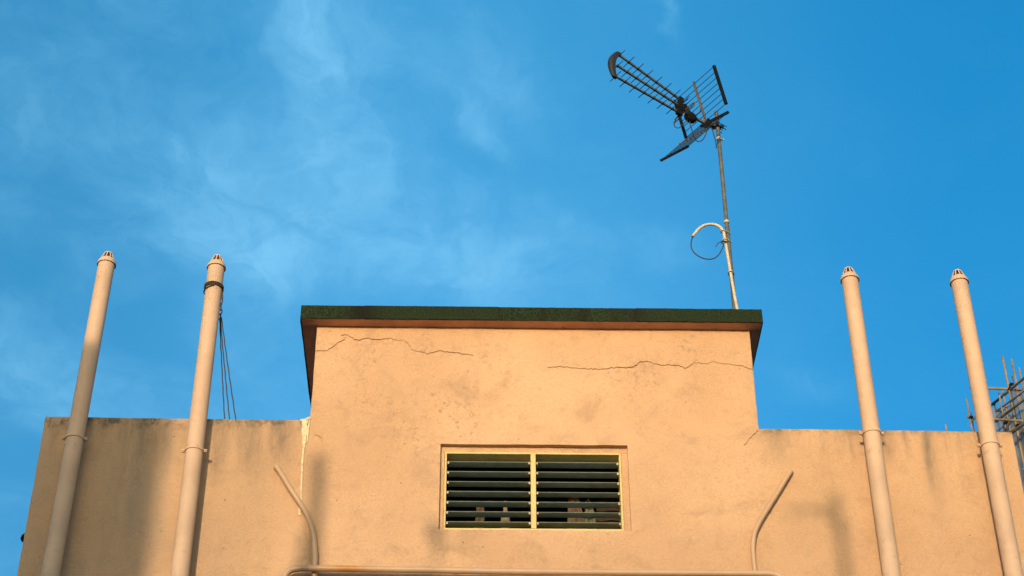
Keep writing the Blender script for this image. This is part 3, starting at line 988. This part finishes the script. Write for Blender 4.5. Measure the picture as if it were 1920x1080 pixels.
fr_.build('feed_rod', M['steel'], ant, True)
MB().bar((.20, 0, -.03), (-.065, 0, .002), .018, .022).build('spine', M['boom'], ant, False, .002)
# corner reflector: two hinged grids of rods
for s in (1, -1):
    h0, h1, yo = (Vector((.0205, 0, .002)), Vector((.1726, 0, .311)), .010) if s > 0 else (Vector((-.030, 0, -.020)), Vector((.187, 0, -.328)), -.026)
    pn = MB()
    for k in range(8):
        t = .015 + .97 * k / 7
        c = h0.lerp(h1, t)
        pn.tube([(c.x, yo - .236, c.z), (c.x, yo + .236, c.z)], .0028, 7)
    pan = pn.build('reflector_grid', M['steel'], ant, True)
    nrm = (h1 - h0).cross(Vector((0, 1, 0)))
    for yy, a, b, mt in ((-.236, .019, .017, 'black'), (.236, .021, .019, 'black'), (0, .017, .014, 'boom')):
        MB().bar((h0.x, yy + yo, h0.z), (h1.x + (.006 if yy == 0 else 0), yy + yo, h1.z + s * (.012 if yy == 0 else 0)), b if yy else a, a if yy else b,
                 nrm).build('reflector_bar', M[mt], pan, False, .001)
hb = MB().bar((.006, -.03, 0), (.006, .03, 0), .03, .055)
hb.build('hinge', M['black'], ant, False, .003)
# bracket and U-bolt that grip the mast
ca = MB().bar((.0, 0, -.004), (-.060, .036, -.010), .030, .028)
ca.build('mount_arm', M['steel'], ant, False, .003)
mc = Vector((-.0655, .0415, -.010))
mk = MB().bar(mc + Vector((.012, -.030, 0)), mc + Vector((.012, .030, 0)), .016, .042)
mk.bar(mc + Vector((-.022, -.028, .0)), mc + Vector((-.022, .030, 0)), .012, .034)
mk.build('mast_clamp', M['grey'], ant, False, .002)
ub = MB()
for zz_ in (-.012, .012):
    for yy in (-.024, .024):
        ub.tube([mc + Vector((.03, yy, zz_)), mc + Vector((-.062, yy + .004, zz_ * 1.3))], .0032, 7)
        ub.bar(mc + Vector((-.030, yy, zz_)), mc + Vector((-.040, yy, zz_)), .012, .012)
ub.build('u_bolt', M['steel'], ant, True)
cx = MB().tube(spline([(.155, 0, -.085), (.150, .005, -.125), (.135, .010, -.165), (.105, .006, -.215), (.075, .01, -.250), (.045, .03, -.235), (.030, .045, -.175), (.020, .040, -.10), (-.005, .03, -.055),
                       (-.030, .03, -.060), (-.052, .025, -.095), (-.075, .030, -.16), (-.090, .030, -.22)], 8), .0038, 8)
cx.tube(spline([(.215, -.02, -.03), (.25, -.03, -.09), (.245, -.06, -.15), (.21, -.05, -.16), (.18, -.02, -.10), (.17, 0, -.07)], 8), .0036, 8)
cx.tube(spline([(.130, .0, -.02), (.10, .02, .03), (.08, .01, .09), (.075, 0, .13)], 6), .0036, 8)
cx.build('coax_cable', M['line'], ant, True)

# ------------------------------------------------------------------ bamboo scaffolding behind on the right
SX, SY = 12.6, 26.3
scf = empty('bamboo_scaffold', (SX, SY, 0), 'bamboo scaffolding with blue grey netting rising behind the right end of the wall', 'scaffold')


def cane(p, q, r, mat='bamboo'):
    p, q = Vector(p) - Vector((SX, SY, 0)), Vector(q) - Vector((SX, SY, 0))
    L = (q - p).length
    nn = max(6, int(L / .35))
    wob = Vector((random.uniform(-1, 1), random.uniform(-1, 1), 0)) * .02
    pts, rr = [], []
    for k in range(nn + 1):
        t = k / nn
        pts.append(p.lerp(q, t) + wob * math.sin(math.pi * t * 2))
        rr.append(r * .74 * (1.0 - .25 * t))
    mb = MB().tube(pts, rr, 8)
    for k in range(1, nn):                       # the nodes of the cane
        a = pts[k]
        dv = (pts[k + 1] - pts[k - 1]).normalized() * .012
        mb.tube([a - dv, a, a + dv], [rr[k] * .98, rr[k] * 1.22, rr[k] * .98], 8, False)
    mb.build('bamboo_cane', M[mat], scf, True)


def upright(x, y, top, r, mat='bamboo', lean=0.0):
    cane((x + lean, y, 0), (x, y, top), r, mat)


upright(12.523, 26.40, 26.89, .046)
upright(12.77, 26.52, 26.88, .044)
upright(12.33, 26.60, 25.98, .036)
upright(12.44, 26.62, 26.06, .036)
upright(12.60, 26.55, 26.00, .034, 'bamboo_old')
upright(11.495, 26.50, 25.72, .036)
upright(11.555, 26.53, 25.35, .030, 'bamboo_old')
upright(12.31, 27.00, 25.90, .034, 'bamboo_old')
upright(10.895, 26.5, 24.99, .036)
for k in range(6):
    upright(13.1 + .55 * k, 26.35 + random.uniform(-.1, .15), 26.6 + random.uniform(-.3, .9), .042)
cane((11.59, 26.38, 25.96), (16.5, 26.60, 25.90), .046)
cane((11.9, 26.16, 24.93), (16.5, 26.42, 24.86), .034)
cane((11.43, 26.50, 25.205), (11.95, 26.55, 25.19), .036)
cane((11.50, 26.35, 25.02), (11.62, 26.62, 25.22), .030, 'bamboo_old')
cane((12.22, 27.07, 25.90), (13.10, 25.10, 25.90), .046, 'bamboo_old')
cane((12.15, 26.68, 25.20), (12.95, 25.00, 25.20), .046, 'bamboo_old')
cane((12.25, 26.30, 24.60), (13.00, 24.90, 24.62), .060, 'bamboo_old')
cane((12.28, 26.9, 25.70), (12.85, 26.2, 24.75), .030, 'bamboo_old')
cane((12.22, 26.55, 24.75), (12.80, 26.50, 25.75), .028, 'bamboo_old')
cane((12.25, 26.75, 25.55), (12.95, 25.6, 25.62), .028, 'bamboo_old')
cane((12.65, 26.35, 25.9), (12.95, 26.0, 24.6), .028, 'bamboo_old')
cane((12.20, 26.6, 24.55), (12.75, 26.3, 25.15), .028)
upright(12.68, 26.45, 26.35, .030, 'bamboo_old')
upright(12.87, 26.40, 26.55, .034)
cane((12.45, 26.25, 24.45), (12.95, 26.15, 25.35), .028, 'bamboo_old')
for z in (23.6, 22.2):
    cane((12.4, 26.2, z), (16.5, 26.4, z), .036)
# knots where canes are lashed
for (x, y, z) in ((12.54, 26.38, 25.94), (12.76, 26.50, 25.93), (12.57, 26.33, 26.02), (12.34, 26.58, 25.10), (11.52, 26.5, 25.19), (12.55, 26.38, 24.90), (12.60, 26.5, 25.96)):
    MB().tube([(x - SX - .05, y - SY, z - .03), (x - SX, y - SY - .02, z), (x - SX + .05, y - SY, z + .03)], [.02, .048, .02], 8).build('lashing', M['black'], scf, True)


def netting(p, q, top_p, top_q, bot, sag, seed):
    """netting hung between two uprights, wrinkled, with a drooping top edge"""
    mb = MB()
    nx, nz = 40, 60
    p, q = Vector((*p, 0)), Vector((*q, 0))
    dirn = (q - p).normalized()
    nor = Vector((-dirn.y, dirn.x, 0))
    vs = []
    for j in range(nz + 1):
        t = (j / nz) ** 2
        for i in range(nx + 1):
            s = i / nx
            top = top_p + (top_q - top_p) * s - sag * abs(math.sin(s * math.pi * 2.5)) - .05 * noise.noise(Vector((s * 14, seed, 0)))
            z = top + (bot - top) * t
            off = .09 * noise.noise(Vector((s * 5 + seed, z * .35, 0))) + .04 * noise.noise(Vector((s * 18, z * .8, seed)))
            c = p.lerp(q, s) + nor * off
            vs.append((c.x - SX, c.y - SY, z))
    W_ = nx + 1
    fs = [(j * W_ + i, j * W_ + i + 1, (j + 1) * W_ + i + 1, (j + 1) * W_ + i) for j in range(nz) for i in range(nx)]
    mb.add(vs, fs)
    mb.build('netting', M['net'], scf, True)


netting((12.24, 27.06), (13.05, 25.25), 25.86, 25.86, 0.0, .22, 1.0)
netting((12.36, 26.9), (17.0, 27.2), 25.55, 25.9, 0.0, .35, 6.0)

# ------------------------------------------------------------------ rooftops across the lane, behind the camera: they throw the soft shadows
opp = empty('opposite_building', (0, -14, 0), 'plain rendered building across the lane whose taller stair tower shades the left wall', 'building')
MB().box((-9, -6, 0), (7, 0, 7.75)).build('wall', M['render'], opp)
MB().box((-9.05, -6.05, 7.754), (7.05, .05, 7.85)).build('parapet', M['concrete'], opp)
DT = 15.2
MB().box((-9.0, -DT + 14, 7.854), (-1.93 - DT * math.tan(SUN_AZ), .45, 8.15 + 14.6 / math.cos(SUN_AZ) * math.tan(SUN_EL))).build('stair_tower', M['render'], opp)


def roof_post(x, top, r, label, extra=None):
    e = empty('roof_post', (x, -13.9, 7.854), label, 'post')
    MB().lathe([(r, 0), (r, top - 7.854 - .01), (r * .6, top - 7.854)], n=14).build('tube', M['mast'], e, True)
    MB().lathe([(r * 2.2, 0), (r * 2.2, .012), (r * 1.05, .014)], n=14).build('foot', M['mast'], e, True)
    return e


DXS, DZS = 13.9 * math.tan(SUN_AZ), 13.9 / math.cos(SUN_AZ) * math.tan(SUN_EL)
roof_post(-.978 - DXS, 7.57 + DZS, .046, 'thick post on the opposite roof that shades the left bent conduit')
roof_post(-1.035 - DXS, 7.02 + DZS, .022, 'thin short post on the opposite roof beside a thicker one')
tp = roof_post(2.155 - DXS, 7.33 + DZS, .028, 'post with a side arm on the opposite roof')
zt = 7.225 + DZS - 7.854
MB().bar((0, 0, zt), (-.31, 0, zt - .035), .022, .024).bar((-.12, 0, zt - .01), (-.02, 0, zt - .12), .022, .03).build('side_arm', M['mast'], tp, False, .003)
lp = roof_post(-.250 - DXS, 6.90 + DZS, .010, 'slim lamp post with a drooping lamp head on the opposite roof')
zt = 6.86 + DZS - 7.854
MB().tube([(.015, 0, zt), (.005, 0, zt + .08), (-.015, 0, zt + .15), (-.022, 0, zt + .20), (-.022, 0, zt + .235)], [.010, .024, .034, .048, .028], 12).build('lamp_head', M['grey'], lp, True)
